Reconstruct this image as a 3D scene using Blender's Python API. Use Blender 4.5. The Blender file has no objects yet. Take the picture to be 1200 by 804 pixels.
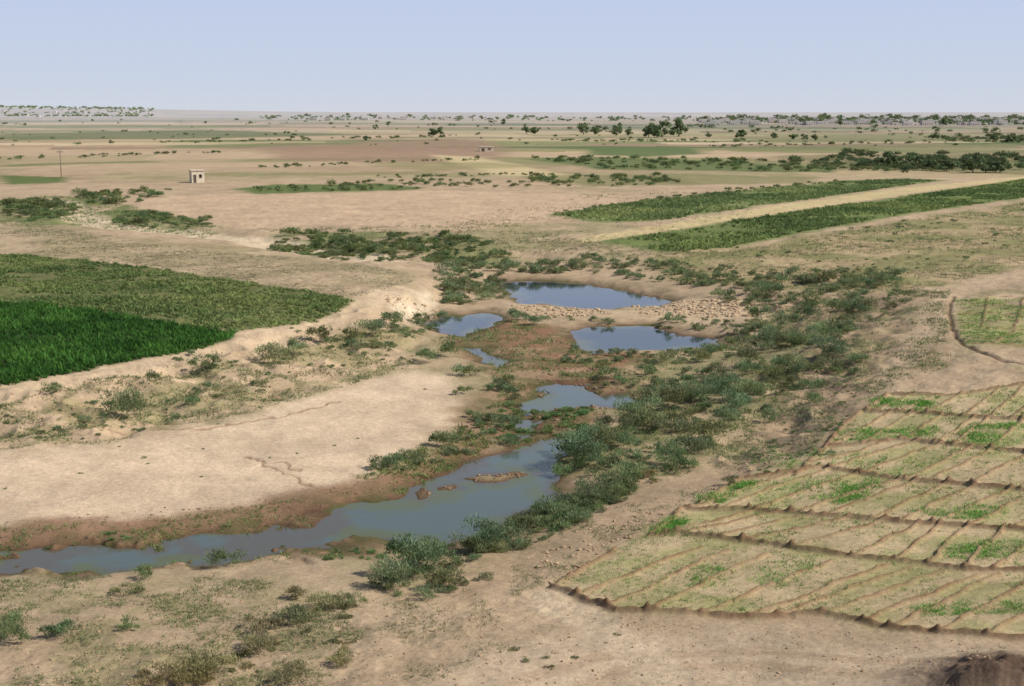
import bpy, bmesh, math, random
import numpy as np
from mathutils import Vector
rng=np.random.default_rng(7); random.seed(7)
S=bpy.context.scene
# ---------------------------------------------------------------- survey helpers
CH=25.0; F=1500.0; PITCH=math.atan((402-131.5)/F)
sp,cp=math.sin(PITCH),math.cos(PITCH)
TAB=rng.random((512,512)).astype(np.float32)
def vn(x,y,s=0):
    x=x+s*17.3; y=y+s*31.7
    xi=np.floor(x).astype(np.int64); yi=np.floor(y).astype(np.int64)
    fx=x-xi; fy=y-yi; fx=fx*fx*(3-2*fx); fy=fy*fy*(3-2*fy)
    a=TAB[xi&511,yi&511]; b=TAB[(xi+1)&511,yi&511]; c=TAB[xi&511,(yi+1)&511]; d=TAB[(xi+1)&511,(yi+1)&511]
    return (a*(1-fx)+b*fx)*(1-fy)+(c*(1-fx)+d*fx)*fy
def fbm(x,y,sc,o=3,s=0):
    r=0;a=1;t=0
    for i in range(o):
        r=r+a*vn(x/sc*2**i,y/sc*2**i,s+i*3); t+=a; a*=.5
    return r/t
def ss(a,b,x):
    t=np.clip((x-a)/(b-a),0,1); return t*t*(3-2*t)
def ray(px,py):
    px=np.asarray(px,float);py=np.asarray(py,float)
    dx=(px-600)/F; dy=(402-py)/F
    return dx, cp+dy*sp, -sp+dy*cp
def onplane(px,py,z):
    dx,dy,dz=ray(px,py); t=(z-CH)/np.minimum(dz,-.0009)
    return dx*t,dy*t
CTRL=[(0,625,.3),(200,612,.3),(350,585,.3),(480,560,.3),(540,520,.4),(590,450,.4),(520,400,.5),(640,420,.4),(740,430,.4),(700,500,.3),
(680,550,.3),(600,620,.3),(450,648,.3),(200,660,.3),(0,670,.4),(600,365,.4),(700,370,.5),(850,400,.5),(800,350,.5),(680,320,.5),(560,340,.5),
(780,480,.5),(100,560,.8),(300,500,.9),(480,440,.9),(0,535,1.2),(520,480,.6),(350,540,.6),(-150,500,2),(-150,600,.6),(-150,430,3.2),
(0,450,3.2),(150,430,3.2),(300,400,3.2),(430,362,3.2),(474,342,3.0),(0,500,1.9),(200,470,1.7),(400,412,1.7),(484,368,1.0),(512,360,.5),
(0,350,3.4),(200,350,3.4),(400,345,3.3),(0,300,3.4),(300,310,3.3),(100,280,3.2),(490,325,3.0),(530,335,.8),(320,300,2.8),
(100,250,1.8),(200,268,1.8),(300,281,1.8),(400,296,1.8),(520,302,1.6),(620,312,1.0),(300,240,3.0),(100,232,3.2),(500,270,2.8),(700,285,2.8),(600,230,3),(200,215,3.5),
(0,215,3.5),(400,180,3.5),(800,180,3),(1200,180,3.5),(1200,220,3.5),(1000,250,3.3),(900,290,2.8),(1200,300,4),(850,330,1.5),
(920,420,1.6),(985,400,3.2),(1100,380,4),(1200,400,4.5),(930,470,1.5),(1050,450,3.1),(1200,480,3.8),(870,500,.9),(850,560,1.3),(950,560,2.1),
(1100,600,2.6),(1200,600,3.0),(750,620,1.3),(700,680,1.6),(900,700,2.2),(1200,720,3.2),(600,700,1.4),(400,690,1.0),(450,760,1.6),
(200,700,.9),(0,720,1.2),(100,780,1.6),(600,800,2.0),(900,790,2.4),(1200,790,3.4),(200,150,3.5),(1000,150,3.5),(600,150,3.5)]
C=np.array(CTRL,float); cx,cy=onplane(C[:,0],C[:,1],C[:,2])
def uv(x,y):
    r=np.hypot(x,y); a=np.clip(np.arctan2(x,y),-.55,.55)
    return a*2.2, np.log(np.clip(r,48,1500))
cu,cv=uv(cx,cy)
D=np.hypot(cu[:,None]-cu[None],cv[:,None]-cv[None])
n=len(cu); A=np.zeros((n+1,n+1)); A[:n,:n]=D-np.eye(n)*.004; A[:n,n]=1;A[n,:n]=1
W=np.linalg.solve(A,np.append(C[:,2],0))
def hb(x,y):
    u,v=uv(x,y); o=np.full(np.shape(u),W[n])
    for i in range(n): o=o+W[i]*np.sqrt((u-cu[i])**2+(v-cv[i])**2)
    return o
def G(px,py):
    px=np.asarray(px,float); z=np.full(px.shape,2.0)
    for i in range(20 if px.size<2000 else 10):
        x,y=onplane(px,py,z); z=.42*z+.58*hb(x,y)
    return onplane(px,py,z)
def GP(poly):
    p=np.array(poly,float); x,y=G(p[:,0],p[:,1]); return np.stack([x,y],1)
def bbx(X,Y,P,m):
    return np.where((X>P[:,0].min()-m)&(X<P[:,0].max()+m)&(Y>P[:,1].min()-m)&(Y<P[:,1].max()+m))[0]
def sd(X,Y,poly,margin):
    out=np.full(X.shape,-float(margin))
    k=bbx(X,Y,poly,margin)
    if len(k)==0: return out
    x=X[k];y=Y[k];d=np.full(x.shape,1e18);ins=np.zeros(x.shape,bool)
    m=len(poly)
    for i in range(m):
        ax,ay=poly[i];bx,by=poly[(i+1)%m]
        ex,ey=bx-ax,by-ay; t=np.clip(((x-ax)*ex+(y-ay)*ey)/(ex*ex+ey*ey+1e-12),0,1)
        d=np.minimum(d,(x-ax-t*ex)**2+(y-ay-t*ey)**2)
        if ey!=0:
            c=((ay>y)!=(by>y))&(x<ex*(y-ay)/ey+ax); ins^=c
    d=np.sqrt(d); out[k]=np.where(ins,d,-np.minimum(d,margin)); return out
def ld(X,Y,line,margin):
    out=np.full(X.shape,float(margin))
    k0=bbx(X,Y,line,margin)
    if len(k0)==0: return out
    x=X[k0];y=Y[k0];o=np.full(x.shape,float(margin))
    for i in range(len(line)-1):
        ax,ay=line[i];bx,by=line[i+1]
        ex,ey=bx-ax,by-ay; t=np.clip(((x-ax)*ex+(y-ay)*ey)/(ex*ex+ey*ey+1e-12),0,1)
        o=np.minimum(o,np.hypot(x-ax-t*ex,y-ay-t*ey))
    out[k0]=o
    return out
def mld(X,Y,lines,margin,cap=3.):
    out=np.full(X.shape,cap); allp=np.concatenate(lines); k=bbx(X,Y,allp,margin)
    if len(k)==0: return out
    x=X[k];y=Y[k];o=np.full(x.shape,cap)
    for l in lines: o=np.minimum(o,ld(x,y,l,margin))
    out[k]=o; return out
# ---------------------------------------------------------------- plan features
WATER=[GP(p) for p in [
[(368,600),(400,590),(450,584),(475,571),(520,553),(560,535),(600,518),(640,510),(692,511),(672,528),(650,540),(663,560),(656,580),(630,597),(600,612),(570,628),(520,634),(470,638),(430,632),(400,620),(375,612)],
[(-250,650),(0,636),(60,632),(150,629),(240,622),(290,616),(310,607),(350,599),(400,592),(430,632),(440,643),(380,649),(300,643),(200,652),(120,657),(0,663),(-250,675)],
[(607,476),(625,462),(640,450),(660,443),(690,450),(700,461),(740,455),(760,465),(722,473),(690,471),(650,480),(610,482)],
[(670,385),(700,379),(760,379),(800,387),(842,391),(845,402),(790,408),(730,407),(690,411),(675,402)],
[(578,325),(620,323),(680,329),(740,337),(788,350),(760,357),(700,360),(640,356),(605,351),(600,341),(588,334)],
[(498,372),(520,366),(560,363),(592,368),(578,380),(545,392),(520,386)],
[(542,402),(560,405),(592,420),(586,426),(562,419)],
[(600,486),(628,488),(634,503),(615,510),(600,500)]]]
ISL=[GP([(536,556),(560,549),(600,548),(620,554),(590,561),(560,562)]),GP([(480,574),(495,570),(505,575),(490,579)]),
     GP([(508,568),(522,564),(532,570),(515,574)])]
def dwater(X,Y):
    wx=X+(fbm(X,Y,3,3,1)-.5)*2.4; wy=Y+(fbm(X,Y,3.5,3,9)-.5)*4.0
    d=np.full(X.shape,-14.)
    for i_,p in enumerate(WATER):
        s=sd(wx,wy,p,14)
        if i_==1: s=s-2.3*ss(.5,.64,fbm(X,Y,3.2,4,19))
        d=np.maximum(d,s)
    for p in ISL:
        q=sd(wx,wy,p,14); d=np.where(q>-2,np.minimum(d,-q),d)
    return d
def lerp2(pl,t):
    p=np.array(pl,float); s=np.linspace(0,1,len(p)); return (np.interp(t,s,p[:,0]),np.interp(t,s,p[:,1]))
B0=[(645,690),(720,716),(850,722),(970,722),(1060,742),(1200,752),(1290,762)]
B1=[(722,645),(800,640),(880,648),(1030,662),(1120,672),(1200,676),(1290,690)]
B1b=[(762,628),(800,626),(880,636),(1030,656),(1120,666),(1200,670),(1290,684)]
B2=[(800,597),(880,598),(940,603),(1040,610),(1110,616),(1200,622),(1290,630)]
B3=[(868,562),(960,548),(1040,560),(1100,566),(1200,574),(1290,582)]
B4=[(968,525),(1060,516),(1120,522),(1200,530),(1290,536)]
B5=[(1010,482),(1080,484),(1140,489),(1200,492),(1290,498)]
B6=[(1040,462),(1120,463),(1200,450),(1290,455)]
BUND=[]
MAIN=[B0,B1b,B2,B3,B4,B5,B6,[(645,690),(722,645)],[(762,628),(800,597)],[(820,590),(868,562)],[(935,555),(968,525),(985,500),(1010,482),(1040,462)]]
def diag(L,U,nn,sh,j=.2):
    for i in range(nn+1):
        t=i/nn+random.uniform(-j,j)/nn
        if t+sh>1.02 or t<0: continue
        a=lerp2(L,min(max(t,0),1)); b=lerp2(U,min(max(t+sh+random.uniform(-.01,.01),0),1))
        m=((a[0]+b[0])/2+random.uniform(-2,2),(a[1]+b[1])/2+random.uniform(-1,1))
        BUND.append([a,m,b])
diag(B0,B1,14,.15); diag(B1b,B2,13,.11); diag(B2,B3,11,.15); diag(B3,B4,9,.10); diag(B4,B5,8,.10); diag(B5,B6,7,.10)
BUND+=[[(1117,350),(1200,347),(1290,347)],[(1150,383),(1200,386),(1290,390)],[(1127,402),(1200,405),(1290,410)],[(1150,383),(1158,350)],[(1190,385),(1200,348)],[(1165,403),(1190,386)],[(1120,366),(1200,368),(1290,370)]]
BUNDW=[GP(p) for p in BUND]; MAINW=[GP(p) for p in MAIN]
DITCH=[GP(p) for p in [[(1118,347),(1112,362),(1115,385),(1128,405),(1160,418),(1200,428),(1290,440)]]]
CRACK=[GP(p) for p in [[(285,535),(305,541),(320,550),(345,558),(352,566),(380,574),(400,578)],[(300,540),(330,543),(352,553)],[(130,500),(230,503),(330,488),(400,470)]]]
PLOT=B0+B6[::-1]+[(1010,482),(968,525),(868,562),(800,597),(722,645)]
PLOTW=GP(PLOT); ROADW=GP([(560,760),(640,735),(720,722),(970,728),(1060,750),(1200,760),(1300,770),(1300,840),(500,840)])
BANKL=GP([(-200,530),(-200,455),(0,452),(150,428),(300,395),(430,355),(505,345),(505,375),(480,430),(300,478),(120,515)])
BANKR=GP([(860,345),(1000,345),(1060,360),(1040,430),(1000,470),(930,530),(860,555),(830,540),(900,480),(930,420)])
SANDW=GP([(-200,640),(-200,540),(0,530),(120,520),(230,502),(300,482),(400,455),(480,432),(535,440),(540,470),(520,500),(470,530),(440,560),(380,582),(300,600),(150,615)])
MOUND=GP([(1178,815)])[0]
OLDCH=GP([(70,236),(85,250),(130,264),(230,272),(300,281),(360,293),(440,302),(520,302),(600,300)])
def Hfull(X,Y,ret=False):
    r=np.hypot(X,Y); az=np.arctan2(X,Y)
    h=hb(X,Y)
    near=1-ss(250,500,r)
    flat=np.maximum(np.maximum(ss(-1,1,sd(X,Y,PLOTW,4)),.7*ss(-2,1,sd(X,Y,ROADW,4))),.75*ss(-2,2,sd(X,Y,SANDW,4)))
    rough=near*(.35+.65*ss(.9,1.6,h))*(1-.85*flat)
    h=h+(fbm(X,Y,9,3,2)-.5)*.5*rough+(fbm(X,Y,1.6,4,6)-.5)*.46*rough+(fbm(X,Y,60,2,3)-.5)*1.2*ss(250,600,r)
    bank=np.maximum(ss(-2,2,sd(X,Y,BANKL,5)),ss(-2,2,sd(X,Y,BANKR,5)))
    h=h-bank*1.3*np.abs(fbm(X,Y,4.5,3,11)-.5)*2
    o=ld(X,Y,OLDCH,14); h=h-.7*(1-ss(3,8,o+ (fbm(X,Y,12,2,1)-.5)*6))*near
    h=np.maximum(h,.12)
    d=dwater(X,Y); dl=-d
    w=ss(0,4,dl)
    hs=np.where(d>0,-.04-.25*np.minimum(d,3),.01+.14*dl+(fbm(X,Y,.9,2,8)-.5)*.12*ss(0,.8,dl))
    h=hs*(1-w)+h*w
    wx=X+(fbm(X,Y,1.7,2,4)-.5)*.35; wy=Y+(fbm(X,Y,2.1,2,5)-.5)*.6
    bd=mld(wx,wy,BUNDW,1.6); bm_=mld(wx,wy,MAINW,1.8); dd=mld(wx,wy,DITCH,2.0)
    w2=X+(fbm(X,Y,1.,3,14)-.5)*.9; w3=Y+(fbm(X,Y,1.,3,15)-.5)*1.6; dc=mld(w2,w3,CRACK,2.0)
    lump=.6+.8*vn(X/.35,Y/.35,3)
    h=h+.17*lump*np.exp(-(bd/.12)**2)+.24*lump*np.exp(-(bm_/.19)**2)-.24*np.exp(-(dd/.22)**2)-.07*np.exp(-(dc/.12)**2)
    m=np.hypot(X-MOUND[0],Y-MOUND[1]); h=h+1.3*np.exp(-(m/3.0)**2)*(.6+.8*fbm(X,Y,1.0,4,7))
    hill=23.2-.62*r+(fbm(X,Y,5,3,3)-.5)*1.5*ss(3,8,r)
    h=np.maximum(h,hill)
    mesa=ss(7000,9500,r)*ss(-.04,-.42,az)*ss(-2.2,-1.2,az)
    h=h+mesa*(56+10*(fbm(X,Y,1500,2,4)-.5))
    h=h+ss(9000,12000,r)*(fbm(X,Y,3000,2,8)*22)
    if ret: return h,d,bd,bm_,dd,dc
    return h
def gz(px,py):
    x,y=G(np.asarray(px,float),np.asarray(py,float)); x=np.atleast_1d(x);y=np.atleast_1d(y)
    return x,y,Hfull(x,y)
# ---------------------------------------------------------------- colours
def A(r,g,b,k=.86):
    c=np.array([r,g,b])/255.; return np.where(c<.04045,c/12.92,((c+.055)/1.055)**2.4)*k
def mix(Cc,c,m): return Cc*(1-m[:,None])+np.asarray(c)[None]*m[:,None]
# ---------------------------------------------------------------- materials
def newmat(name):
    m=bpy.data.materials.new(name); m.use_nodes=True; nt=m.node_tree
    b=nt.nodes['Principled BSDF']; return m,nt,b
def N(nt,t,**k):
    x=nt.nodes.new(t)
    for a,v in k.items(): setattr(x,a,v)
    return x
def soilmat():
    m,nt,b=newmat('dry_soil'); L=nt.links.new
    a=N(nt,'ShaderNodeAttribute',attribute_name='Col'); tc=N(nt,'ShaderNodeNewGeometry')
    n1=N(nt,'ShaderNodeTexNoise'); n1.inputs['Scale'].default_value=3.0; n1.inputs['Detail'].default_value=8; n1.inputs['Roughness'].default_value=.78
    n2=N(nt,'ShaderNodeTexNoise'); n2.inputs['Scale'].default_value=.16; n2.inputs['Detail'].default_value=6
    for q in(n1,n2): L(tc.outputs['Position'],q.inputs['Vector'])
    r1=N(nt,'ShaderNodeMapRange'); r1.inputs[1].default_value=.3;r1.inputs[2].default_value=.7;r1.inputs[3].default_value=.70;r1.inputs[4].default_value=1.27
    r2=N(nt,'ShaderNodeMapRange'); r2.inputs[1].default_value=.3;r2.inputs[2].default_value=.7;r2.inputs[3].default_value=.88;r2.inputs[4].default_value=1.1
    L(n1.outputs[0],r1.inputs[0]);L(n2.outputs[0],r2.inputs[0])
    mu=N(nt,'ShaderNodeMath',operation='MULTIPLY'); L(r1.outputs[0],mu.inputs[0]);L(r2.outputs[0],mu.inputs[1])
    vm=N(nt,'ShaderNodeVectorMath',operation='SCALE'); L(a.outputs['Color'],vm.inputs[0]);L(mu.outputs[0],vm.inputs['Scale'])
    L(vm.outputs[0],b.inputs['Base Color']); b.inputs['Roughness'].default_value=.95; b.inputs['Specular IOR Level'].default_value=.12
    bp=N(nt,'ShaderNodeBump'); bp.inputs['Strength'].default_value=.6; bp.inputs['Distance'].default_value=.18
    L(n1.outputs[0],bp.inputs['Height']); L(bp.outputs[0],b.inputs['Normal'])
    return m
def leafmat(name,tr=.3):
    m,nt,b=newmat(name); L=nt.links.new
    a=N(nt,'ShaderNodeAttribute',attribute_name='Col'); L(a.outputs['Color'],b.inputs['Base Color'])
    b.inputs['Roughness'].default_value=.75; b.inputs['Specular IOR Level'].default_value=.2
    t=N(nt,'ShaderNodeBsdfTranslucent'); L(a.outputs['Color'],t.inputs[0])
    mx=N(nt,'ShaderNodeMixShader'); mx.inputs[0].default_value=tr
    L(b.outputs[0],mx.inputs[1]);L(t.outputs[0],mx.inputs[2]);L(mx.outputs[0],nt.nodes['Material Output'].inputs[0]); return m
def plain(name,col,rough=.85,var=.25,scale=3.):
    m,nt,b=newmat(name); L=nt.links.new
    g=N(nt,'ShaderNodeNewGeometry'); n1=N(nt,'ShaderNodeTexNoise'); n1.inputs['Scale'].default_value=scale; n1.inputs['Detail'].default_value=6
    L(g.outputs['Position'],n1.inputs['Vector'])
    r=N(nt,'ShaderNodeMapRange'); r.inputs[1].default_value=.3;r.inputs[2].default_value=.7;r.inputs[3].default_value=1-var;r.inputs[4].default_value=1+var
    L(n1.outputs[0],r.inputs[0]); v=N(nt,'ShaderNodeVectorMath',operation='SCALE'); v.inputs[0].default_value=tuple(col); L(r.outputs[0],v.inputs['Scale'])
    L(v.outputs[0],b.inputs['Base Color']); b.inputs['Roughness'].default_value=rough
    bp=N(nt,'ShaderNodeBump'); bp.inputs['Strength'].default_value=.4; bp.inputs['Distance'].default_value=.05; L(n1.outputs[0],bp.inputs['Height']); L(bp.outputs[0],b.inputs['Normal'])
    return m
def mesh(name,V,Fc,mats,col=None,smooth=False,midx=None):
    me=bpy.data.meshes.new(name); V=np.asarray(V,np.float32); Fc=np.asarray(Fc,np.int32); k=Fc.shape[1]
    me.vertices.add(len(V)); me.vertices.foreach_set('co',V.ravel())
    me.loops.add(Fc.size); me.loops.foreach_set('vertex_index',Fc.ravel())
    me.polygons.add(len(Fc)); me.polygons.foreach_set('loop_start',np.arange(0,Fc.size,k,dtype=np.int32)); me.polygons.foreach_set('loop_total',np.full(len(Fc),k,np.int32))
    me.polygons.foreach_set('use_smooth',np.full(len(Fc),smooth))
    if midx is not None: me.polygons.foreach_set('material_index',np.asarray(midx,np.int32))
    me.update(calc_edges=True)
    if col is not None:
        at=me.color_attributes.new('Col','FLOAT_COLOR','POINT'); c4=np.ones((len(V),4),np.float32); c4[:,:3]=col; at.data.foreach_set('color',c4.ravel())
    for m in mats: me.materials.append(m)
    ob=bpy.data.objects.new(name,me); S.collection.objects.link(ob); return ob
# ---------------------------------------------------------------- terrain sheet
az=np.concatenate([np.linspace(-math.pi,-.47,40)[:-1],np.linspace(-.46,.46,960),np.linspace(.47,math.pi,40)[1:]])
rr=np.concatenate([np.geomspace(.4,48,36)[:-1],1/np.linspace(1/48,1/3000,1040),np.geomspace(3000,45000,60)[1:]])
R_,A_=np.meshgrid(rr,az,indexing='ij'); X=(R_*np.sin(A_)).ravel(); Y=(R_*np.cos(A_)).ravel()
Z,DW,BD,BM,DD,DC=Hfull(X,Y,True)
nr,na=len(rr),len(az)
i=np.arange(nr-1)[:,None]*na+np.arange(na-1)[None]; q=np.stack([i,i+1,i+1+na,i+na],-1).reshape(-1,4)
r=np.hypot(X,Y)
n_big=fbm(X,Y,40,3,21); n_mid=fbm(X,Y,7,4,22); n_sm=fbm(X,Y,1.2,3,23)
col=np.tile(A(188,162,129),(len(X),1))
col=mix(col,A(168,144,113),ss(.45,.7,n_mid)*.5)
col=mix(col,A(146,138,94),ss(.5,.65,n_big)*ss(.42,.58,n_mid)*.5)
def patch(ang,cw,ch,seed):
    c,s=math.cos(ang),math.sin(ang); u=(X*c+Y*s)+(fbm(X,Y,300,2,seed)-.5)*60; v=(-X*s+Y*c)+(fbm(X,Y,400,2,seed+1)-.5)*50
    vi=np.floor(v/ch).astype(int); ui=np.floor(u/cw+TAB[vi&511,(seed*7)%512]*3).astype(int)
    return TAB[(ui*7+seed)&511,(vi*13+seed)&511]
far=ss(380,480,r)
pal=[(0,A(192,164,130)),(.18,A(172,146,112)),(.30,A(204,180,142)),(.38,A(152,126,98)),(.48,A(130,132,80)),(.60,A(182,164,116)),(.70,A(94,110,58)),(.84,A(142,136,88)),(.92,A(80,100,50))]
pa=patch(.12,230,52,3); pb=patch(-.08,520,190,5)
fc=np.zeros_like(col); gc=np.zeros_like(col)
for k,(t,c) in enumerate(pal): fc[pa>=t]=c; gc[pb>=t]=c
g2=ss(900,1600,r)*.6+.1
fc=fc*(1-g2[:,None])+gc*g2[:,None]
fc*= (1+.3*(fbm(X,Y,30,3,31)-.5))[:,None]
near_tan=ss(420,700,r)*.65+.35
col=col*(1-(far*near_tan)[:,None])+fc*(far*near_tan)[:,None]
def paint(poly,c,soft=1.,warp=0.,st=1.,pn=None,pt=(.45,.6)):
    P=GP(poly); mg=soft+warp*2+2; k=bbx(X,Y,P,mg); full=np.zeros(len(X))
    if len(k)==0: return full
    x=X[k];y=Y[k]
    wx=x+(fbm(x,y,max(warp*2,1),3,41)-.5)*warp*2; wy=y+(fbm(x,y,max(warp*2,1),3,47)-.5)*warp*3
    d=sd(wx,wy,P,mg); m=ss(-soft,soft,d)*st
    if pn is not None: m=m*ss(pt[0],pt[1],fbm(x,y,pn,4,53))
    col[k]=mix(col[k],A(*c),m); full[k]=m; return full
def line(pl,c,w,soft,st=1.,warp=1.):
    P=GP(pl); k=bbx(X,Y,P,w+soft+warp*2+2); x=X[k];y=Y[k]
    wx=x+(fbm(x,y,6,3,61)-.5)*warp*2; wy=y+(fbm(x,y,6,3,62)-.5)*warp*2
    d=ld(wx,wy,P,w+soft+2); m=(1-ss(w,w+soft,d))*st; col[k]=mix(col[k],A(*c),m)
paint([(300,168),(560,163),(590,172),(590,186),(500,192),(330,188)],(156,126,100),12,10,.8)
paint([(0,180),(250,172),(300,182),(260,200),(0,205)],(186,160,127),12,10,.6)
paint([(505,182),(560,184),(640,200),(680,208),(590,206),(540,194)],(206,184,136),5,3,.9)
paint([(610,186),(700,184),(860,190),(980,196),(970,203),(800,200),(700,198)],(104,116,66),4,6,.9)
paint([(690,172),(800,172),(830,180),(760,184),(690,182)],(94,112,58),6,4,.95)
paint([(840,160),(1000,158),(1200,160),(1200,166),(900,168)],(130,126,78),20,10,.8)
paint([(0,157),(240,152),(430,158),(240,162),(0,165)],(102,110,60),16,8,.85)
paint([(200,170),(420,166),(420,169),(200,174)],(116,122,70),8,8,.8)
paint([(850,172),(1200,168),(1200,174),(1000,180),(860,178)],(120,124,72),8,6,.7)
paint([(420,192),(560,190),(640,196),(500,200)],(140,134,86),8,8,.6)
paint([(0,192),(180,188),(180,191),(0,196)],(112,118,68),5,5,.8)
paint([(240,203),(520,200),(520,204),(240,207)],(134,130,84),4,5,.6)
paint([(0,206),(80,208),(75,214),(0,216)],(92,108,52),3,3,.95)
paint([(270,222),(330,216),(450,215),(500,221),(420,227),(320,229)],(96,112,56),3,3,.95)
paint([(900,183),(1200,176),(1290,176),(1290,205),(1180,205),(1000,197)],(122,118,76),6,6,.7)
paint([(600,206),(800,204),(960,208),(960,214),(700,218)],(130,128,80),3,4,.7)
paint([(140,240),(200,229),(350,226),(500,223),(650,226),(760,235),(640,258),(600,270),(500,268),(400,262),(300,266),(220,264),(150,256)],(203,172,139),3,3,.75)
LP=[(0,250),(80,268),(200,290),(330,300),(420,310),(500,325),(440,345),(414,350),(300,333),(150,308),(0,297),(-200,290),(-200,250)]
paint(LP,(182,158,125),2,2,.9); paint(LP,(146,134,96),2,2,.55,9,(.4,.62))
paint([(-60,240),(60,230),(110,232),(240,258),(262,268),(240,274),(150,270),(90,262),(60,266),(0,262)],(112,122,68),3,4,.85,9,(.28,.48))
paint([(310,288),(335,270),(420,270),(520,276),(600,290),(612,303),(520,305),(420,302),(330,297)],(114,124,70),3,4,.8,8,(.28,.5))
paint([(600,262),(760,262),(700,284),(760,300),(860,300),(700,306),(560,300),(480,286)],(148,140,96),3,3,.65,8,(.35,.6))
line([(72,236),(88,250),(130,264),(230,272),(300,281),(360,293),(440,303)],(214,190,156),3.6,3,.95,2)
paint([(640,252),(720,240),(850,225),(980,213),(1060,209),(1110,211),(1050,219),(900,240),(780,258),(700,262)],(112,126,68),2,2,.9)
paint([(660,283),(740,270),(900,242),(1060,220),(1200,207),(1290,200),(1290,207),(1200,211),(1100,222),(950,244),(800,268),(700,284)],(204,182,131),1.5,1.5,.9)
paint([(700,284),(800,268),(950,245),(1100,224),(1200,210),(1290,204),(1290,222),(1200,232),(1060,252),(950,272),(860,290),(800,297),(740,291)],(108,122,64),1.5,1.2,.95)
SL=[(750,300),(870,292),(1000,268),(1200,238),(1300,240),(1300,300),(1200,310),(1100,335),(1000,345),(900,338),(780,325)]
paint(SL,(176,153,112),3,3,.8); paint(SL,(132,130,80),3,3,.8,8,(.36,.6))
paint([(860,345),(1000,345),(1110,340),(1110,430),(1040,455),(990,480),(950,530),(860,555),(830,540),(900,480),(930,420)],(172,146,115),2,2,.85)
paint([(870,360),(1000,345),(1080,350),(1040,420),(990,450),(930,440)],(124,122,78),2,2,.65,4,(.42,.6))
paint([(-200,530),(-200,455),(0,450),(150,425),(300,392),(430,350),(505,345),(500,375),(480,430),(300,480),(120,520)],(197,169,135),2,2,.8)
paint([(-200,530),(-200,475),(0,470),(150,445),(300,412),(430,380),(500,385),(480,430),(300,480),(120,520)],(140,134,84),2,2,.55,3,(.45,.6))
m_sand=paint([(-200,640),(-200,540),(0,530),(120,520),(230,502),(300,482),(400,455),(480,432),(535,440),(540,470),(520,500),(470,530),(440,560),(380,582),(300,600),(150,615)],(214,187,154),1.5,1.2,.95)
col=col*(1+.14*m_sand*(fbm(X*.35+Y*.1,Y,3,4,66)-.5)*2)[:,None]
paint([(440,345),(505,342),(512,372),(480,376)],(222,200,166),1.,1,.9)
line([(-100,462),(0,452),(150,427),(280,397),(400,366),(470,338)],(205,178,143),1.6,1.4,.8)
MUD=[(500,380),(560,370),(600,375),(660,385),(680,410),(760,415),(800,430),(740,450),(700,480),(690,510),(650,510),(590,520),(540,490),(585,450),(560,420)]
paint(MUD,(146,106,78),1.5,2,.9); paint(MUD,(178,150,116),1.5,2,.7,4,(.52,.64)); paint(MUD,(102,104,60),1.5,2,.6,2.5,(.5,.62))
paint([(-200,622),(0,615),(200,604),(350,578),(430,562),(500,540),(545,505),(575,520),(470,590),(430,650),(300,655),(0,668),(-200,680)],(148,112,84),1.2,1.2,.85)
paint([(-200,640),(0,632),(200,622),(330,600),(430,592),(430,655),(0,668),(-200,676)],(108,98,66),1.,1.2,.6,2.2,(.42,.58))
paint([(590,352),(680,362),(800,352),(890,350),(900,370),(840,378),(700,376),(610,372)],(200,174,138),1.5,2,.8)
paint([(480,640),(600,640),(640,600),(740,560),(820,540),(880,560),(860,600),(700,650),(560,720)],(182,154,121),2,2,.7)
CEN=[(640,560),(740,540),(860,540),(880,500),(930,460),(960,400),(880,400),(800,420),(720,430),(700,500)]
paint(CEN,(184,160,122),2,2,.75); paint(CEN,(116,120,74),2,2,.6,3.5,(.44,.6))
paint(PLOT,(198,174,132),.8,.6,.95); paint(PLOT,(158,156,96),.8,.6,.6,2.6,(.42,.62))
paint([(1118,350),(1290,350),(1290,412),(1130,404)],(156,156,92),.6,.6,.7,2.5,(.3,.55))
paint([(540,770),(640,745),(900,748),(1200,770),(1300,780),(1300,840),(500,840)],(205,180,148),2,2,.8)
line([(560,812),(700,770),(900,765),(1200,790)],(186,158,126),.25,.4,.7,.5); line([(600,830),(730,785),(900,782),(1200,806)],(186,158,126),.25,.4,.7,.5)
line([(640,700),(700,735),(760,790),(770,810)],(212,188,154),.8,.8,.6,1.)
line([(1200,318),(1150,332),(1110,352),(1080,400),(1030,450)],(196,170,136),1.0,1.2,.7,1.)
paint([(-200,690),(0,680),(200,672),(420,690),(420,740),(300,800),(-200,830)],(142,136,88),1.5,1.5,.42,2.2,(.48,.6))
COT=[(-300,292),(0,298),(100,305),(200,318),(300,333),(380,345),(414,352),(396,366),(372,372),(350,382),(276,390),(170,374),(80,360),(0,351),(-300,330)]
CORN=[(-300,330),(0,352),(80,361),(170,375),(274,391),(270,399),(180,418),(90,435),(0,449),(-300,495)]
paint(COT,(110,112,66),.6,.3,.95); paint(CORN,(60,74,38),.5,.2,1)
wet=np.exp(-np.clip(-DW,0,99)/1.1)*(.65+.6*n_mid); wet=np.clip(wet,0,.95)
col=mix(col,A(98,73,53),wet)
sludge=ss(.5,.62,fbm(X,Y,2,3,71))*np.exp(-np.clip(-DW,0,99)/2.0); col=mix(col,A(86,92,50),sludge*.7)
col=mix(col,A(134,104,76),np.clip(np.exp(-(BD/.17)**2)*.85*(.4+1.1*n_sm),0,1))
col=mix(col,A(132,102,74),np.clip(np.exp(-(BM/.28)**2)*.9*(.4+1.1*n_sm),0,1))
col=mix(col,A(105,80,60),np.exp(-(DD/.3)**2)*.7); col=mix(col,A(150,118,90),np.exp(-(DC/.14)**2)*.8)
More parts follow.
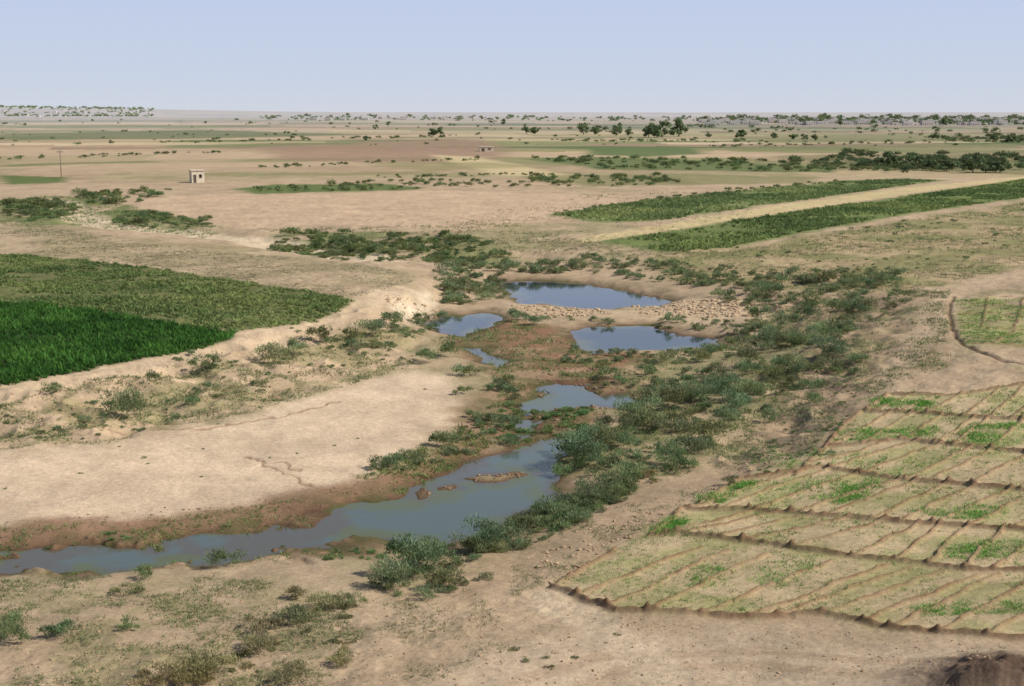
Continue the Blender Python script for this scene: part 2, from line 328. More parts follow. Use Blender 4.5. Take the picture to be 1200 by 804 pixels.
md=np.hypot(X-MOUND[0],Y-MOUND[1]); col=mix(col,A(92,72,58),np.exp(-(md/3.3)**4)*.95)
col*= (1+.36*(n_sm-.5)*(1-ss(200,600,r)))[:,None]
lum=col@np.array([.25,.65,.1]); col=col*.95+lum[:,None]*.05
haze=ss(500,7500,r)**.6; col=mix(col,A(194,190,192),haze*.75)  # aerial haze painted into the ground colour, paler with distance
m_soil=soilmat()
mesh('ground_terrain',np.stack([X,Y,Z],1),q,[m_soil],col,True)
# ---------------------------------------------------------------- water sheet
wm,nt,b=newmat('murky_water'); L=nt.links.new
a=N(nt,'ShaderNodeAttribute',attribute_name='Col'); L(a.outputs['Color'],b.inputs['Base Color'])
b.inputs['Roughness'].default_value=.04; b.inputs['IOR'].default_value=1.33; b.inputs['Specular IOR Level'].default_value=.5
g=N(nt,'ShaderNodeNewGeometry'); n1=N(nt,'ShaderNodeTexNoise'); n1.inputs['Scale'].default_value=1.6; n1.inputs['Detail'].default_value=4; L(g.outputs['Position'],n1.inputs['Vector'])
bp=N(nt,'ShaderNodeBump'); bp.inputs['Strength'].default_value=.12; bp.inputs['Distance'].default_value=.05; L(n1.outputs[0],bp.inputs['Height']); L(bp.outputs[0],b.inputs['Normal'])
wk=(Z<.0)&(r>40)&(r<400); fm=wk[q].any(1); qq=q[fm]; u,inv=np.unique(qq,return_inverse=True); inv=inv.reshape(qq.shape)
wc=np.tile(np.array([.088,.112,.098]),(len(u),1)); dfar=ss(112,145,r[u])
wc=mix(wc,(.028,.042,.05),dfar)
shal=1-ss(.0,1.4,DW[u]+(fbm(X[u],Y[u],2.2,3,5)-.5)*1.6); shal=np.clip(shal,0,1)
P2=sd(X[u],Y[u],WATER[1],5); shal=np.maximum(shal,ss(-.5,.5,P2)*ss(.28,.5,fbm(X[u],Y[u],3,3,77))*.9)
wc=mix(wc,(.10,.076,.05),shal*.8)
alg=ss(.5,.62,fbm(X[u],Y[u],2.5,3,99))*np.maximum(1-ss(.8,3,DW[u]),ss(-.5,.5,P2)); wc=mix(wc,(.10,.11,.035),alg*.8)
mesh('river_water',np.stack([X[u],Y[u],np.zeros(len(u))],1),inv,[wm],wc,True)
# ---------------------------------------------------------------- foliage builders
def unit(v): return v/np.maximum(np.linalg.norm(v,axis=-1,keepdims=True),1e-9)
def shrub(p,R,Hh,K,c,asp=1.):
    M=random.randint(7,12); th=rng.random(M)*6.283; q0=np.sqrt(rng.random(M))*R*.72
    rl=R*(.22+.3*rng.random(M)); zc=Hh*(.2+.52*rng.random(M))*(1-.4*(q0/R)**2)
    ct=np.stack([q0*np.cos(th)*asp,q0*np.sin(th),zc],1)
    li=rng.integers(0,M,K); d=unit(rng.normal(size=(K,3))); d[:,2]=np.where(d[:,2]<-.25,-d[:,2],d[:,2])
    rad=rl[li]*rng.random(K)**.4*(1+.25*(rng.random(K)<.12))
    P=ct[li]+d*rad[:,None]*np.array([1,1,.95*Hh/R if Hh<R else 1.0]); P[:,2]=np.maximum(P[:,2],.01)
    bd=unit(d*.7+np.array([0,0,.75])+rng.normal(size=(K,3))*.4)
    sz=1.9*R/math.sqrt(K)*1.6; Ln=sz*(.8+1.1*rng.random(K)); wd=Ln*.4
    sv=unit(np.cross(bd,rng.normal(size=(K,3))))
    V=np.stack([P-sv*wd[:,None]*.5,P+sv*wd[:,None]*.5,P+bd*Ln[:,None]],1)+np.asarray(p)
    lf=(.7+.6*rng.random(M))[li]*(.75+.5*rng.random(K))
    cc=np.asarray(c)[None]*lf[:,None]; cc=np.repeat(cc[:,None],3,1)
    return V.reshape(-1,3),cc.reshape(-1,3)
def tris(name,parts,mat):
    V=np.concatenate([p[0] for p in parts]); c=np.concatenate([p[1] for p in parts])
    return mesh(name,V,np.arange(len(V)).reshape(-1,3),[mat],c)
def blades(x,y,z,K,h,spr,c,var=.3,wid=.22,lean=.5):
    n=len(x); h=np.broadcast_to(h,(n,)); B=np.stack([x,y,z],1)[:,None]+np.concatenate([rng.normal(size=(n,K,2))*np.reshape(spr*np.ones(n),(n,1,1)),np.zeros((n,K,1))-.02],2)
    hh=h[:,None]*(.6+.6*rng.random((n,K))); T=B+np.concatenate([rng.normal(size=(n,K,2))*lean*hh[...,None],hh[...,None]],2)
    sv=rng.normal(size=(n,K,3)); sv[...,2]*=.3; sv=unit(sv)*(hh*wid)[...,None]
    V=np.stack([B-sv,B+sv,T],2); cc=np.broadcast_to(np.asarray(c),(n,3)) if np.ndim(c)==1 else c
    cc=cc[:,None]*(1-var+2*var*rng.random((n,1,1)))*(1-var*.6+1.2*var*rng.random((n,K,1))); cc=np.repeat(cc[:,:,None],3,2)
    return V.reshape(-1,3),cc.reshape(-1,3)
def sampl(poly,n,noise=None,th=.5):
    p=np.array(poly,float); ox=[];oy=[];c=0;it=0
    while c<n and it<12:
        it+=1
        a=rng.uniform(p[:,0].min(),p[:,0].max(),n*2); b_=rng.uniform(p[:,1].min(),p[:,1].max(),n*2); k=sd(a,b_,p,1)>0
        a=a[k];b_=b_[k]
        if noise is not None:
            gx,gy=onplane(a,b_,2.5); k=fbm(gx,gy,noise,3,88)+(rng.random(len(a))-.5)*.3>th; a=a[k];b_=b_[k]
        ox.append(a);oy.append(b_);c+=len(a)
    return np.concatenate(ox)[:n],np.concatenate(oy)[:n]
m_leaf=leafmat('shrub_leaves',.35); m_crop=leafmat('crop_leaves',.35); m_tree=leafmat('tree_leaves',.2)
TAM=np.array([.19,.24,.11]); OLV=np.array([.26,.26,.125]); DK=np.array([.085,.115,.05]); MG=np.array([.155,.205,.08]); GR=np.array([.18,.265,.095])
shr=[]
def addsh(px,py,wpx,hf,c,jit=.22):
    px=np.atleast_1d(px).astype(float);py=np.atleast_1d(py).astype(float); wpx=np.broadcast_to(wpx,px.shape)
    x,y,z=gz(px,py); dist=np.sqrt(x*x+y*y+(CH-z)**2)
    dw=dwater(x,y)
    for k in range(len(px)):
        if dw[k]>.3: continue
        R=wpx[k]*dist[k]/F*.56; Hh=R*hf*random.uniform(.8,1.35)
        K=int(min(max(wpx[k]**1.35*10,40),2200)); cc=c*(1+np.array([random.uniform(-jit,jit)]*3)+np.array([random.uniform(-.12,.22),0,random.uniform(-.08,.14)]))
        shr.append(shrub((x[k],y[k],z[k]-.03),R,Hh,K,cc,random.uniform(.85,1.4)))
def cluster(poly,n,w0,w1,hf=.95,c=TAM,noise=None,th=.5):
    a,b_=sampl(poly,n,noise,th); addsh(a,b_,w0+(w1-w0)*rng.random(len(a))**1.8,hf,c)
BIG=[(148,484,54),(180,441,24),(242,432,30),(325,418,40),(345,412,34),(375,403,36),(410,396,26),(440,388,36),(460,380,30),(228,463,16),(225,476,22),(60,459,22),(100,492,14),
 (265,664,36),(165,680,26),(150,738,26),(15,752,46),(70,745,40),(20,735,30),(520,522,34),(460,545,34),(445,550,26),(478,538,20),(540,462,22),(556,441,24),(540,440,20),(500,425,30),(522,420,30),
 (690,545,66),(670,530,44),(715,525,44),(700,512,36),(740,505,40),(785,545,44),(805,530,50),(830,515,36),(790,505,44),(765,500,40),(745,492,50),(780,480,50),(810,478,44),(860,485,50),(845,470,44),(885,470,40),
 (480,680,80),(500,664,64),(450,692,48),(525,690,44),(570,640,60),(590,632,50),(550,650,44),(610,618,34),(640,608,40),(660,598,40),(690,588,46),(715,578,42),(735,565,38),(620,470,24),
 (590,500,30),(570,495,28),(555,490,22),(600,520,24),(920,440,40),(880,430,44),(900,410,40),(935,405,30),(960,395,34),(975,415,40),(970,430,36),(950,470,22),(905,345,26),
 (610,376,30),(625,380,24),(790,378,20),(815,470,28),(760,440,22),(740,418,18),(780,425,24),(690,470,18),(705,432,20),(830,412,22),(820,425,26),(725,545,30),(660,555,30),(755,470,30),(850,500,34),(910,460,30),(905,490,24)]
for t in [(345,728,54),(310,738,40),(385,712,40),(300,762,50),(245,790,64),(220,798,60),(345,800,44),(400,778,34),(180,802,50),(410,712,36),(150,695,30),(350,700,30),(760,560,24),(855,570,20)]:
    addsh(t[0],t[1],t[2],.6,OLV)
bg_=np.array(BIG,float); addsh(bg_[:,0],bg_[:,1],bg_[:,2],1.05,TAM)
cluster([(640,505),(720,500),(760,470),(840,460),(900,450),(900,490),(840,500),(830,550),(770,560),(700,560),(660,550)],75,9,32)
cluster([(560,640),(610,612),(660,592),(720,565),(770,548),(780,560),(720,595),(650,625),(590,655)],90,9,30,.9)
cluster([(435,690),(460,655),(540,640),(600,640),(560,690),(480,710)],26,12,34,.8)
cluster([(690,440),(800,420),(860,400),(940,395),(1000,380),(1010,430),(950,455),(880,470),(800,470),(720,470)],120,8,32)
cluster([(800,330),(900,330),(1050,325),(1080,345),(1010,385),(950,400),(870,400),(850,385),(890,372),(830,350)],150,7,26,.9)
cluster([(670,300),(800,308),(900,320),(1060,318),(1060,340),(900,340),(800,335),(700,322)],170,6,18,.85)
cluster([(500,318),(560,305),(680,310),(700,320),(580,322),(590,350),(540,360),(505,352),(520,335)],150,7,22,.85)
cluster([(315,290),(340,272),(400,272),(440,285),(600,295),(610,304),(520,304),(420,302),(330,296)],180,8,22,.65,MG)
cluster([(440,272),(520,276),(580,286),(570,294),(470,290)],45,8,18,.7,MG)
cluster([(0,240),(60,232),(90,240),(80,256),(40,260),(10,254)],76,8,22,.55,MG)
cluster([(80,228),(200,222),(190,236),(110,240)],50,7,18,.7,MG)
cluster([(135,256),(150,246),(260,260),(255,268),(150,264)],56,8,20,.55,MG)
cluster([(270,225),(450,212),(600,212),(800,212),(800,218),(600,220),(450,224)],100,6,13,.75,MG)
cluster([(590,470),(620,480),(690,480),(700,515),(640,512),(600,520),(550,500)],90,7,20,.55,GR)
cluster([(545,500),(590,440),(600,450),(610,480),(590,520),(500,545),(440,560),(420,555),(500,530)],60,7,19,.8)
cluster([(380,400),(480,368),(520,365),(500,390),(420,412)],55,7,19,.85)
cluster([(590,370),(660,372),(840,376),(900,385),(880,392),(800,384),(680,378)],44,5,15,.8)
cluster([(380,648),(450,638),(600,630),(600,645),(480,652),(380,658)],50,6,16,.7,GR)
cluster([(0,634),(300,615),(400,620),(400,645),(200,655),(0,664)],50,4,12,.5,GR)
cluster([(660,405),(740,412),(850,404),(840,420),(700,430),(640,420)],44,6,16,.75)
cluster([(200,420),(340,385),(400,385),(480,420),(400,450),(250,470)],50,4,13,.7)
cluster([(-40,520),(0,470),(200,460),(230,490),(100,515)],46,4,15,.6)
cluster([(250,780),(340,715),(420,700),(430,730),(380,800),(200,804)],40,7,22,.45,OLV)
cluster([(1010,470),(1000,520),(940,560),(860,560),(900,500),(980,450)],60,4,12,.6)
cluster([(750,300),(1000,268),(1200,238),(1200,300),(1000,330)],80,3,9,.6)
cluster([(650,250),(850,222),(1060,207),(1060,209),(850,226),(660,254)],60,4,9,.7,MG)
cluster([(610,186),(700,184),(980,192),(1100,196),(1100,204),(970,203),(800,200),(700,198)],160,6,15,.65,MG*.9)
cluster([(620,208),(780,206),(800,214),(640,216)],46,8,15,.65,MG)
cluster([(920,188),(1000,180),(1200,186),(1200,200),(1060,202),(950,194)],130,8,19,.75,DK*1.25)
for pl in [[(0,186),(260,178),(260,180),(0,188)],[(300,196),(560,186),(560,188),(300,198)],[(440,207),(640,203),(640,205),(440,209)],[(820,170),(1200,166),(1200,168),(820,172)],[(180,166),(520,160),(520,162),(180,168)],[(640,164),(900,166),(900,168),(640,166)]]:
    cluster(pl,42,3,8,.7,MG*.85)
cluster([(-20,520),(120,516),(540,446),(520,500),(380,575),(0,612)],14,3,7,.6)
cluster([(560,770),(700,735),(760,740),(640,800)],14,4,12,.5,OLV)
tris('riverbank_shrubs',shr,m_leaf); shr=[]
cluster([(1090,162),(1200,160),(1200,168),(1100,167)],40,5,14,.7,DK*1.3)
cluster([(0,134),(180,134),(180,137),(0,137)],300,2,4.5,.9,DK*2.2)  # treeline leaf colour lightened, distance haze painted in
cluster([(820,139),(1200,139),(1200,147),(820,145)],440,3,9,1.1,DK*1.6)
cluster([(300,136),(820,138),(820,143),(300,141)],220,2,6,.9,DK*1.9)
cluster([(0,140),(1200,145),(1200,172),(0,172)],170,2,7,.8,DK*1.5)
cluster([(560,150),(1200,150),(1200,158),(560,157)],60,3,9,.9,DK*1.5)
tris('distant_treeline',shr,m_tree); shr=[]
# ---------------------------------------------------------------- crops
def inview(x,y): return np.abs(np.arctan2(x,y))<.48
def rows(poly,dirp,sp_row,sp_in,jit):
    P=GP(poly); d=GP(dirp); u=unit(d[1]-d[0]); v=np.array([-u[1],u[0]]); c=P.mean(0); Rm=np.hypot(*(P-c).T).max()
    a=np.arange(-Rm,Rm,sp_in); b_=np.arange(-Rm,Rm,sp_row); a,b_=np.meshgrid(a,b_); a=a.ravel()+rng.normal(size=a.size)*jit; b_=b_.ravel()+rng.normal(size=b_.size)*jit*.5
    x=c[0]+a*u[0]+b_*v[0]; y=c[1]+a*u[1]+b_*v[1]; k=inview(x,y); x=x[k];y=y[k]; k=(sd(x,y,P,1)+(fbm(x,y,2,2,3)-.5)*1.)>0; return x[k],y[k]
def tint(x,y,c,sc,amt,s=5):
    f=fbm(x,y,sc,4,s); v=1+amt*(f-.5)*2; return np.asarray(c)[None]*np.stack([v*(1+.5*(f-.5)),v,v],1)
x,y=rows(CORN,[(0,352),(274,391)],.8,.2,.06); k=rng.random(len(x))<.35+.65*ss(.25,.45,fbm(x,y,4,3,8)); x=x[k];y=y[k]
tris('maize_field',[blades(x,y,Hfull(x,y),7,.5*(.65+.7*fbm(x,y,3,4,5)),.11,tint(x,y,(.06,.155,.026),5,.7),.45,.17,.55)],m_crop)
x,y=rows(COT,[(0,352),(274,391)],1.1,.26,.08); k=(rng.random(len(x))<.9*ss(.25,.5,fbm(x,y,5,3,8))); x=x[k];y=y[k]
tris('cotton_field',[blades(x,y,Hfull(x,y),7,.36*(.6+.8*fbm(x,y,4,3,6)),.13,tint(x,y,(.165,.22,.07),7,.6),.4,.25,.7)],m_crop)
UP=[(650,252),(720,240),(850,225),(980,213),(1060,210),(1100,212),(1050,219),(900,240),(780,258),(700,260)]
LO=[(705,284),(800,269),(950,246),(1100,225),(1200,211),(1270,206),(1270,222),(1200,231),(1060,251),(950,271),(860,289),(800,296),(740,290)]
for po,cc in ((UP,(.18,.235,.085)),(LO,(.165,.22,.072))):
    x,y=rows(po,[(705,284),(1200,211)],1.6,.5,.14); k=(rng.random(len(x))<.95*ss(.28,.56,fbm(x,y,12,3,8))); x=x[k];y=y[k]
    tris('crop_strip',[blades(x,y,Hfull(x,y),5,.55,.25,tint(x,y,cc,14,.6),.4,.4,.8)],m_crop)
# ---------------------------------------------------------------- low weeds and plot seedlings
gp=[]
def weeds(poly,n,hpx,c,K=6,noise=3.,th=.5,spr=.8,var=.35,wid=.16):
    a,b_=sampl(poly,n,noise,th)
    if len(a)==0:return
    x,y,z=gz(a,b_); dist=np.hypot(x,y); k=dwater(x,y)<0; x,y,z,dist=x[k],y[k],z[k],dist[k]; h=hpx*dist/F*(.5+.9*rng.random(len(x)))
    gp.append(blades(x,y,z,K,h,h*spr,np.array(c)*1.45,var,wid,.8))
weeds(PLOT,4600,2.6,(.12,.19,.05),6,2.6,.56)
weeds(PLOT,5200,1.8,(.17,.185,.075),4,5,.42)
for s in [[(800,600),(870,565),(900,562),(830,598)],[(760,628),(800,600),(812,602),(790,628)],[(1120,500),(1200,495),(1200,520),(1140,522)],[(1020,468),(1100,465),(1090,482),(1030,484)],[(960,580),(1030,560),(1040,575),(980,592)],[(1060,710),(1200,705),(1200,720),(1080,722)],[(880,520),(1000,530),(1100,545),(960,590),(880,590)],[(980,505),(1100,500),(1100,512),(980,520)],[(1040,600),(1180,590),(1180,610),(1060,606)],[(820,665),(960,660),(940,690),(800,690)],[(1100,640),(1200,632),(1200,655),(1110,655)]]:
    weeds(s,320,2.8,(.10,.23,.04),7,1.5,.5,1.2)
weeds([(1118,352),(1200,352),(1200,405),(1130,402)],1100,2.0,(.12,.19,.05),6,3,.45)
weeds([(-20,530),(0,462),(150,437),(300,405),(430,375),(500,385),(480,430),(300,482),(120,520)],3400,3,(.14,.16,.07),6,3,.53)
weeds([(-20,690),(0,680),(200,672),(420,690),(430,740),(380,804),(-20,804)],3600,3.4,(.15,.165,.075),6,2,.54)
weeds([(400,700),(560,690),(600,760),(500,804),(380,804)],600,3.2,(.16,.16,.08),6,2,.57)
weeds([(860,345),(1000,340),(1110,340),(1110,430),(1040,455),(990,480),(950,530),(860,555),(830,540),(900,480),(930,420)],5200,2.6,(.13,.15,.07),6,4,.48)
weeds(SL,8000,1.8,(.14,.155,.07),5,10,.42)
weeds([(500,400),(600,375),(700,420),(860,400),(930,440),(900,500),(800,560),(660,560),(700,510),(560,520),(590,450)],3600,3.2,(.13,.16,.06),6,3,.52)
weeds([(420,560),(540,500),(580,520),(470,575)],500,4,(.12,.16,.05),6,3,.4)
weeds([(0,250),(80,268),(200,290),(420,310),(500,325),(414,350),(300,333),(150,308),(0,297)],5500,1.4,(.14,.14,.075),5,6,.45)
weeds([(300,268),(600,262),(700,285),(850,295),(680,305),(600,300),(480,300)],2800,1.8,(.14,.155,.07),5,8,.45)
weeds([(-40,240),(60,230),(110,232),(262,268),(240,274),(90,262)],1500,2.2,(.12,.16,.06),5,8,.4)
weeds([(500,262),(700,225),(1000,215),(700,300)],1400,1.6,(.15,.155,.08),5,8,.5)
weeds([(-20,620),(200,605),(350,585),(440,640),(380,655),(0,668)],1300,3.2,(.12,.16,.05),6,2,.5)
weeds([(600,640),(700,600),(860,560),(870,570),(760,620),(650,680),(600,700)],700,2.8,(.15,.16,.08),6,2,.5)
weeds([(640,600),(740,560),(740,575),(650,625)],700,5,(.11,.16,.05),7,2,.35)
weeds([(560,740),(760,720),(1200,760),(1200,790),(700,804),(500,804)],350,2.2,(.16,.155,.09),5,3,.5)
tris('ground_weeds',gp,m_leaf)
# ---------------------------------------------------------------- stones
bm=bmesh.new(); bmesh.ops.create_icosphere(bm,subdivisions=1,radius=1); bv=np.array([v.co[:] for v in bm.verts]); bf=np.array([[v.index for v in f.verts] for f in bm.faces]); bm.free()
def stones(name,specs,mat):
    Vs=[];Fs=[];o=0
    for poly,n_,a0,a1 in specs:
        a,b_=sampl(poly,n_); x,y,z=gz(a,b_)
        for k in range(len(x)):
            if z[k]<0: continue
            s=a0+(a1-a0)*random.random()**2.2; v=bv*(1+rng.normal(size=(len(bv),1))*.16)*np.array([random.uniform(.8,1.4),random.uniform(.7,1.1),random.uniform(.5,.85)])*s
            t=random.random()*6.28; c,s_=math.cos(t),math.sin(t); v=v@np.array([[c,s_,0],[-s_,c,0],[0,0,1]])+np.array([x[k],y[k],z[k]+s*.1]); Vs.append(v);Fs.append(bf+o);o+=len(bv)
    mesh(name,np.concatenate(Vs),np.concatenate(Fs),[mat])
m_rock=plain('pale_limestone',A(186,160,127),.9,.3,1.5); m_brk=plain('river_cobbles',A(140,112,88),.9,.3,2.); m_clod=plain('dry_clods',A(176,148,116),.95,.3,2.)
stones('rock_rubble',[([(600,358),(700,362),(720,368),(640,373),(600,368)],420,.08,.3),([(740,358),(800,352),(880,350),(890,368),(820,374),(750,368)],640,.08,.36),
 ([(440,345),(510,350),(512,370),(480,372)],80,.08,.32)],m_rock)
stones('soil_clods',[([(0,700),(400,690),(600,720),(560,804),(0,804)],700,.02,.09),([(560,700),(720,720),(1200,760),(1200,804),(560,804)],600,.02,.08),([(620,640),(860,570),(1000,470),(1100,420),(1090,340),(960,400),(900,520),(640,700)],700,.03,.15),([(0,460),(300,405),(440,375),(480,430),(100,520)],400,.03,.15)],m_clod)
stones('river_stones',[([(540,550),(610,549),(618,558),(555,562)],60,.06,.2),([(478,574),(530,564),(530,575),(490,580)],30,.06,.18),([(640,420),(760,440),(740,480),(620,500),(600,440)],240,.06,.24),([(0,612),(350,582),(480,550),(480,570),(360,596),(0,635)],200,.03,.12)],m_brk)
# ---------------------------------------------------------------- trees
m_bark=plain('bark',A(92,78,62),.9)
def cyl(p0,p1,r0,r1,nn=7):
    p0=np.array(p0,float);p1=np.array(p1,float); d=unit(p1-p0); a=unit(np.cross(d,[.3,.9,.1])); b_=np.cross(d,a)
    t=np.arange(nn)*2*math.pi/nn; ring=np.cos(t)[:,None]*a+np.sin(t)[:,None]*b_
    V=np.concatenate([p0+ring*r0,p1+ring*r1]); Fq=[[k,(k+1)%nn,nn+(k+1)%nn,nn+k] for k in range(nn)]; return V,np.array(Fq)
def tree(px,py,wpx,hpx,c=DK):
    x,y,z=gz([px],[py]); x,y,z=x[0],y[0],z[0]; s=math.hypot(x,y)/F; Wd=wpx*s/2;Ht=hpx*s
    V=[];Fq=[];o=0
    def add(p):
        nonlocal o
        V.append(p[0]);Fq.append(p[1]+o);o+=len(p[0])
    base=np.array([x,y,z-.2]); top=base+np.array([random.uniform(-.1,.1)*Ht,0,Ht*.36]); add(cyl(base,top,Ht*.035,Ht*.022))
    lobes=[]; nl=random.randint(10,15)
    for k in range(nl):
        t=random.random()*6.28; rad=Wd*random.uniform(.1,.78); zz=Ht*random.uniform(.2,.8)*(1-.25*(rad/Wd)**2); e=np.array([x+rad*math.cos(t),y+rad*math.sin(t),z+zz]); add(cyl(top-np.array([0,0,Ht*.12*random.random()]),e,Ht*.016,Ht*.006,5)); lobes.append((e,random.uniform(.24,.42)*min(Wd,Ht*.6)))
    V=np.concatenate(V);Fq=np.concatenate(Fq)
    K=1300; li=rng.integers(0,nl,K); E=np.array([l[0] for l in lobes])[li]; RL=np.array([l[1] for l in lobes])[li]
    d=unit(rng.normal(size=(K,3))); P=E+d*(RL*rng.random(K)**.5)[:,None]*np.array([1,1,.8]); sz=.075*Wd*(.6+.8*rng.random(K))[:,None]
    a=unit(rng.normal(size=(K,3))); b_=unit(np.cross(a,d+.01)); LV=np.stack([P-a*sz,P-b_*sz*.7,P+a*sz,P+b_*sz*.7],1)
    cc=np.asarray(c)[None]*((.7+.6*rng.random(nl))[li]*(.7+.6*rng.random(K)))[:,None]
    LF=np.arange(K*4).reshape(-1,4)+len(V); colr=np.concatenate([np.tile([.1,.08,.05],(len(V),1)),np.repeat(cc,4,0)])
    mesh('tree',np.concatenate([V,LV.reshape(-1,3)]),np.concatenate([Fq,LF]),[m_bark,m_tree],colr,midx=[0]*len(Fq)+[1]*K)
for t in [(775,161,36,22),(795,160,30,24),(760,161,20,14),(684,158,18,17),(697,158,14,11),(722,159,16,14),(737,159,12,10),(727,157,10,16),(508,159,15,11),(516,159,13,10),(617,157,13,14),(626,157,13,10),(869,162,18,11),(908,163,10,10),(930,164,12,9),(943,164,9,8),(955,165,10,8),(428,165,10,7),
 (1040,196,26,20),(1028,196,20,13),(1075,197,26,15),(1140,203,34,24),(1155,202,30,22),(1172,202,26,20),(1090,200,20,14),(1110,201,24,15),(1060,196,18,12),(830,161,10,6),(590,146,8,7),(1165,166,14,14),(440,152,8,7),(985,147,8,9),(1185,167,16,10),(455,148,7,6),(1105,148,10,10)]:
    tree(*t,c=DK*(1.35 if t[1]>180 else 1.7))  # farther trees get paler leaves, haze put into their colour
# ---------------------------------------------------------------- buildings
m_con=plain('weathered_concrete',A(214,200,176),.85,.15,1.); m_dark=plain('painted_opening_shade',(.03,.025,.02),.9); m_mudb=plain('mud_plaster',(.54,.49,.44),.9,.2,.02); m_wood=plain('weathered_door',A(96,82,70),.8)
BQ=np.array([[0,3,2,1],[4,5,6,7],[0,1,5,4],[1,2,6,5],[2,3,7,6],[3,0,4,7]])
def box(x0,x1,y0,y1,z0,z1): return np.array([[x0,y0,z0],[x1,y0,z0],[x1,y1,z0],[x0,y1,z0],[x0,y0,z1],[x1,y0,z1],[x1,y1,z1],[x0,y1,z1]],float),BQ
def cat(L_):
    V=[];Fq=[];o=0
    for v,f in L_: V.append(v);Fq.append(f+o);o+=len(v)
    return np.concatenate(V),np.concatenate(Fq)
def child(name,parts,mat,par):
    V,Fq=cat(parts); ob=mesh(name,V,Fq,[mat]); ob.parent=par; return ob
def hut(name,px,py,w,d,h,rot):
    x,y,z=gz([px],[py]); e=bpy.data.objects.new(name,None); S.collection.objects.link(e); e.location=(x[0],y[0],z[0]-.1); e.rotation_euler=(0,0,rot)
    t=.22; a,b_=-w/2,w/2
    D0,D1=a+w*.12,a+w*.36; W0,W1=a+w*.58,a+w*.80; hd=h*.68; wz0,wz1=h*.42,h*.70; f0,f1=-d/2,-d/2+t
    P=[box(a,D0,f0,f1,0,h),box(D0,D1,f0,f1,hd,h),box(D1,W0,f0,f1,0,h),box(W0,W1,f0,f1,0,wz0),box(W0,W1,f0,f1,wz1,h),box(W1,b_,f0,f1,0,h),
       box(a,a+t,f1,d/2-t,0,h),box(b_-t,b_,f1,d/2-t,0,h*.45),box(b_-t,b_,f1,-d*.12,h*.45,h*.7),box(b_-t,b_,d*.15,d/2-t,h*.45,h*.7),box(b_-t,b_,f1,d/2-t,h*.7,h),box(a,b_,d/2-t,d/2,0,h)]
    child('walls',P,m_con,e); child('roof',[box(a-.25,b_+.25,-d/2-.25,d/2+.25,h+.002,h+.24)],m_con,e)
    child('door',[box(D0+.03,D1-.03,f0+.1,f0+.15,0.05,hd-.03)],m_wood,e); child('window_sill',[box(W0-.08,W1+.08,f0-.1,f0-.003,wz0-.1,wz0)],m_con,e)
hut('pump_house',231,214,3.9,3.4,3.8,.45)
hut('farm_shed',570,177,8,4,2.6,.1)
P=[];Q=[]
def house(px,py,w,d,h):
    x,y,z=gz([px],[py]); x,y,z=x[0],y[0],z[0]; a,b_,c,e=x-w/2,x+w/2,y-d/2,y+d/2
    P.append(box(a,b_,c,e,z-1,z+h)); t=.3
    for bb in (box(a,b_,c,c+t,z+h+.01,z+h+.6),box(a,b_,e-t,e,z+h+.01,z+h+.6),box(a,a+t,c+t+.01,e-t-.01,z+h+.01,z+h+.6),box(b_-t,b_,c+t+.01,e-t-.01,z+h+.01,z+h+.6)): P.append(bb)
    if random.random()<.4: P.append(box(a+w*.5,a+w*.9,c+d*.3,e-d*.2,z+h+.02,z+h+2.6))
    for k in range(int(w//4)):
        wx=a+1.2+k*3.6
        if wx+1.4<b_: Q.append(box(wx,wx+1.3,c-.06,c-.02,z+(0 if k==1 else 1.1),z+2.5))  # dark panels on the wall front paint the shade of window and door openings
for k in range(140): house(random.uniform(815,1200),random.uniform(140,147),random.uniform(9,24),random.uniform(8,14),random.uniform(4,8))
for k in range(22): house(random.uniform(0,175),random.uniform(134.5,137.5),random.uniform(12,24),random.uniform(12,20),random.uniform(4,7))
for k in range(16): house(random.uniform(360,540),random.uniform(138,141.5),random.uniform(12,24),random.uniform(8,14),random.uniform(4,7))
V,Fq=cat(P); V2,F2=cat(Q)
mesh('distant_village',np.concatenate([V,V2]),np.concatenate([Fq,F2+len(V)]),[m_mudb,m_dark],midx=[0]*len(Fq)+[1]*len(F2))
m_pole=plain('weathered_pole',A(120,108,96),.8)
for px,py,h in [(72,208,9),(212,150,11),(283,152,10),(906,152,10),(1003,160,10)]:
    x,y,z=gz([px],[py]); x,y,z=x[0],y[0],z[0]
    V,Fq=cat([cyl((x,y,z-.3),(x,y,z+h),.15,.1,8),cyl((x-1.1,y,z+h-.7),(x+1.1,y,z+h-.7),.07,.07,6)]+[cyl((x+o,y,z+h-.64),(x+o,y,z+h-.3),.06,.04,6) for o in(-1,-.5,.5,1)])
    mesh('utility_pole',V,Fq,[m_pole])
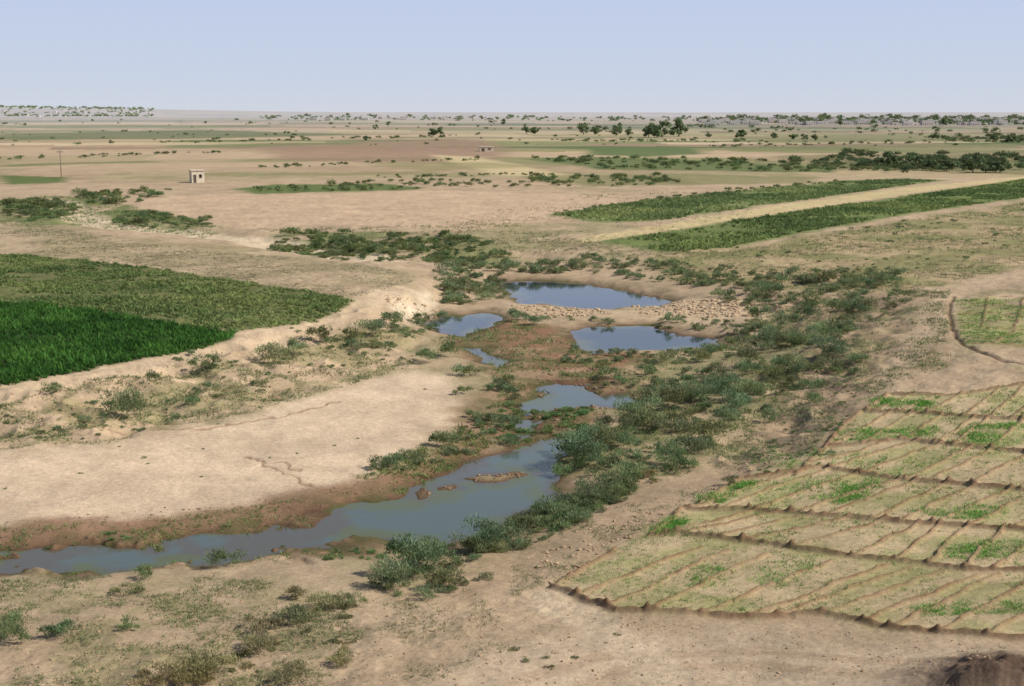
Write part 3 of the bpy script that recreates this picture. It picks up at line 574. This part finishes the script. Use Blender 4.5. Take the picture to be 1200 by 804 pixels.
# ---------------------------------------------------------------- light, sky, camera
ts=Vector((.90,-.20,0)).normalized(); el=math.radians(43); tos=Vector((ts.x*math.cos(el),ts.y*math.cos(el),math.sin(el)))
sl=bpy.data.lights.new('sun','SUN'); sl.energy=5.0; sl.angle=math.radians(.5); sl.color=(1,.955,.88); so=bpy.data.objects.new('sun',sl); S.collection.objects.link(so); so.rotation_euler=tos.to_track_quat('Z','Y').to_euler()
w=bpy.data.worlds.new('World'); S.world=w; w.use_nodes=True; nt=w.node_tree; bg=nt.nodes['Background']; L=nt.links.new
sk=N(nt,'ShaderNodeTexSky'); sk.sky_type='NISHITA'; sk.sun_disc=False; sk.sun_elevation=el; sk.sun_rotation=math.atan2(ts.x,ts.y); sk.air_density=1.0; sk.dust_density=1.0; sk.ozone_density=2.0
tc=N(nt,'ShaderNodeTexCoord'); sx=N(nt,'ShaderNodeSeparateXYZ'); L(tc.outputs['Generated'],sx.inputs[0])
rp=N(nt,'ShaderNodeValToRGB'); mr=N(nt,'ShaderNodeMapRange'); mr.inputs[1].default_value=0; mr.inputs[2].default_value=.12; L(sx.outputs['Z'],mr.inputs[0]); L(mr.outputs[0],rp.inputs[0])
e=rp.color_ramp.elements; e[0].position=0; e[0].color=(.63,.665,.74,1); e[1].position=1; e[1].color=(.50,.59,.82,1); e2=e.new(.25); e2.color=(.575,.645,.785,1)
sc=N(nt,'ShaderNodeVectorMath',operation='SCALE'); L(rp.outputs[0],sc.inputs[0]); sc.inputs['Scale'].default_value=10.0
mf=N(nt,'ShaderNodeMapRange'); mf.inputs[1].default_value=.12; mf.inputs[2].default_value=.4; L(sx.outputs['Z'],mf.inputs[0])
mx=N(nt,'ShaderNodeMix',data_type='RGBA'); L(mf.outputs[0],mx.inputs[0]); L(sc.outputs[0],mx.inputs[6]); L(sk.outputs[0],mx.inputs[7]); L(mx.outputs[2],bg.inputs[0]); bg.inputs[1].default_value=.1
cam=bpy.data.cameras.new('camera'); cam.sensor_width=36; cam.lens=45; cam.clip_end=80000; cam.clip_start=.1
co=bpy.data.objects.new('camera',cam); S.collection.objects.link(co); co.location=(0,0,CH); co.rotation_euler=(math.pi/2-PITCH,0,0); S.camera=co
S.view_settings.view_transform='Standard'; S.view_settings.look='None'; S.view_settings.exposure=0
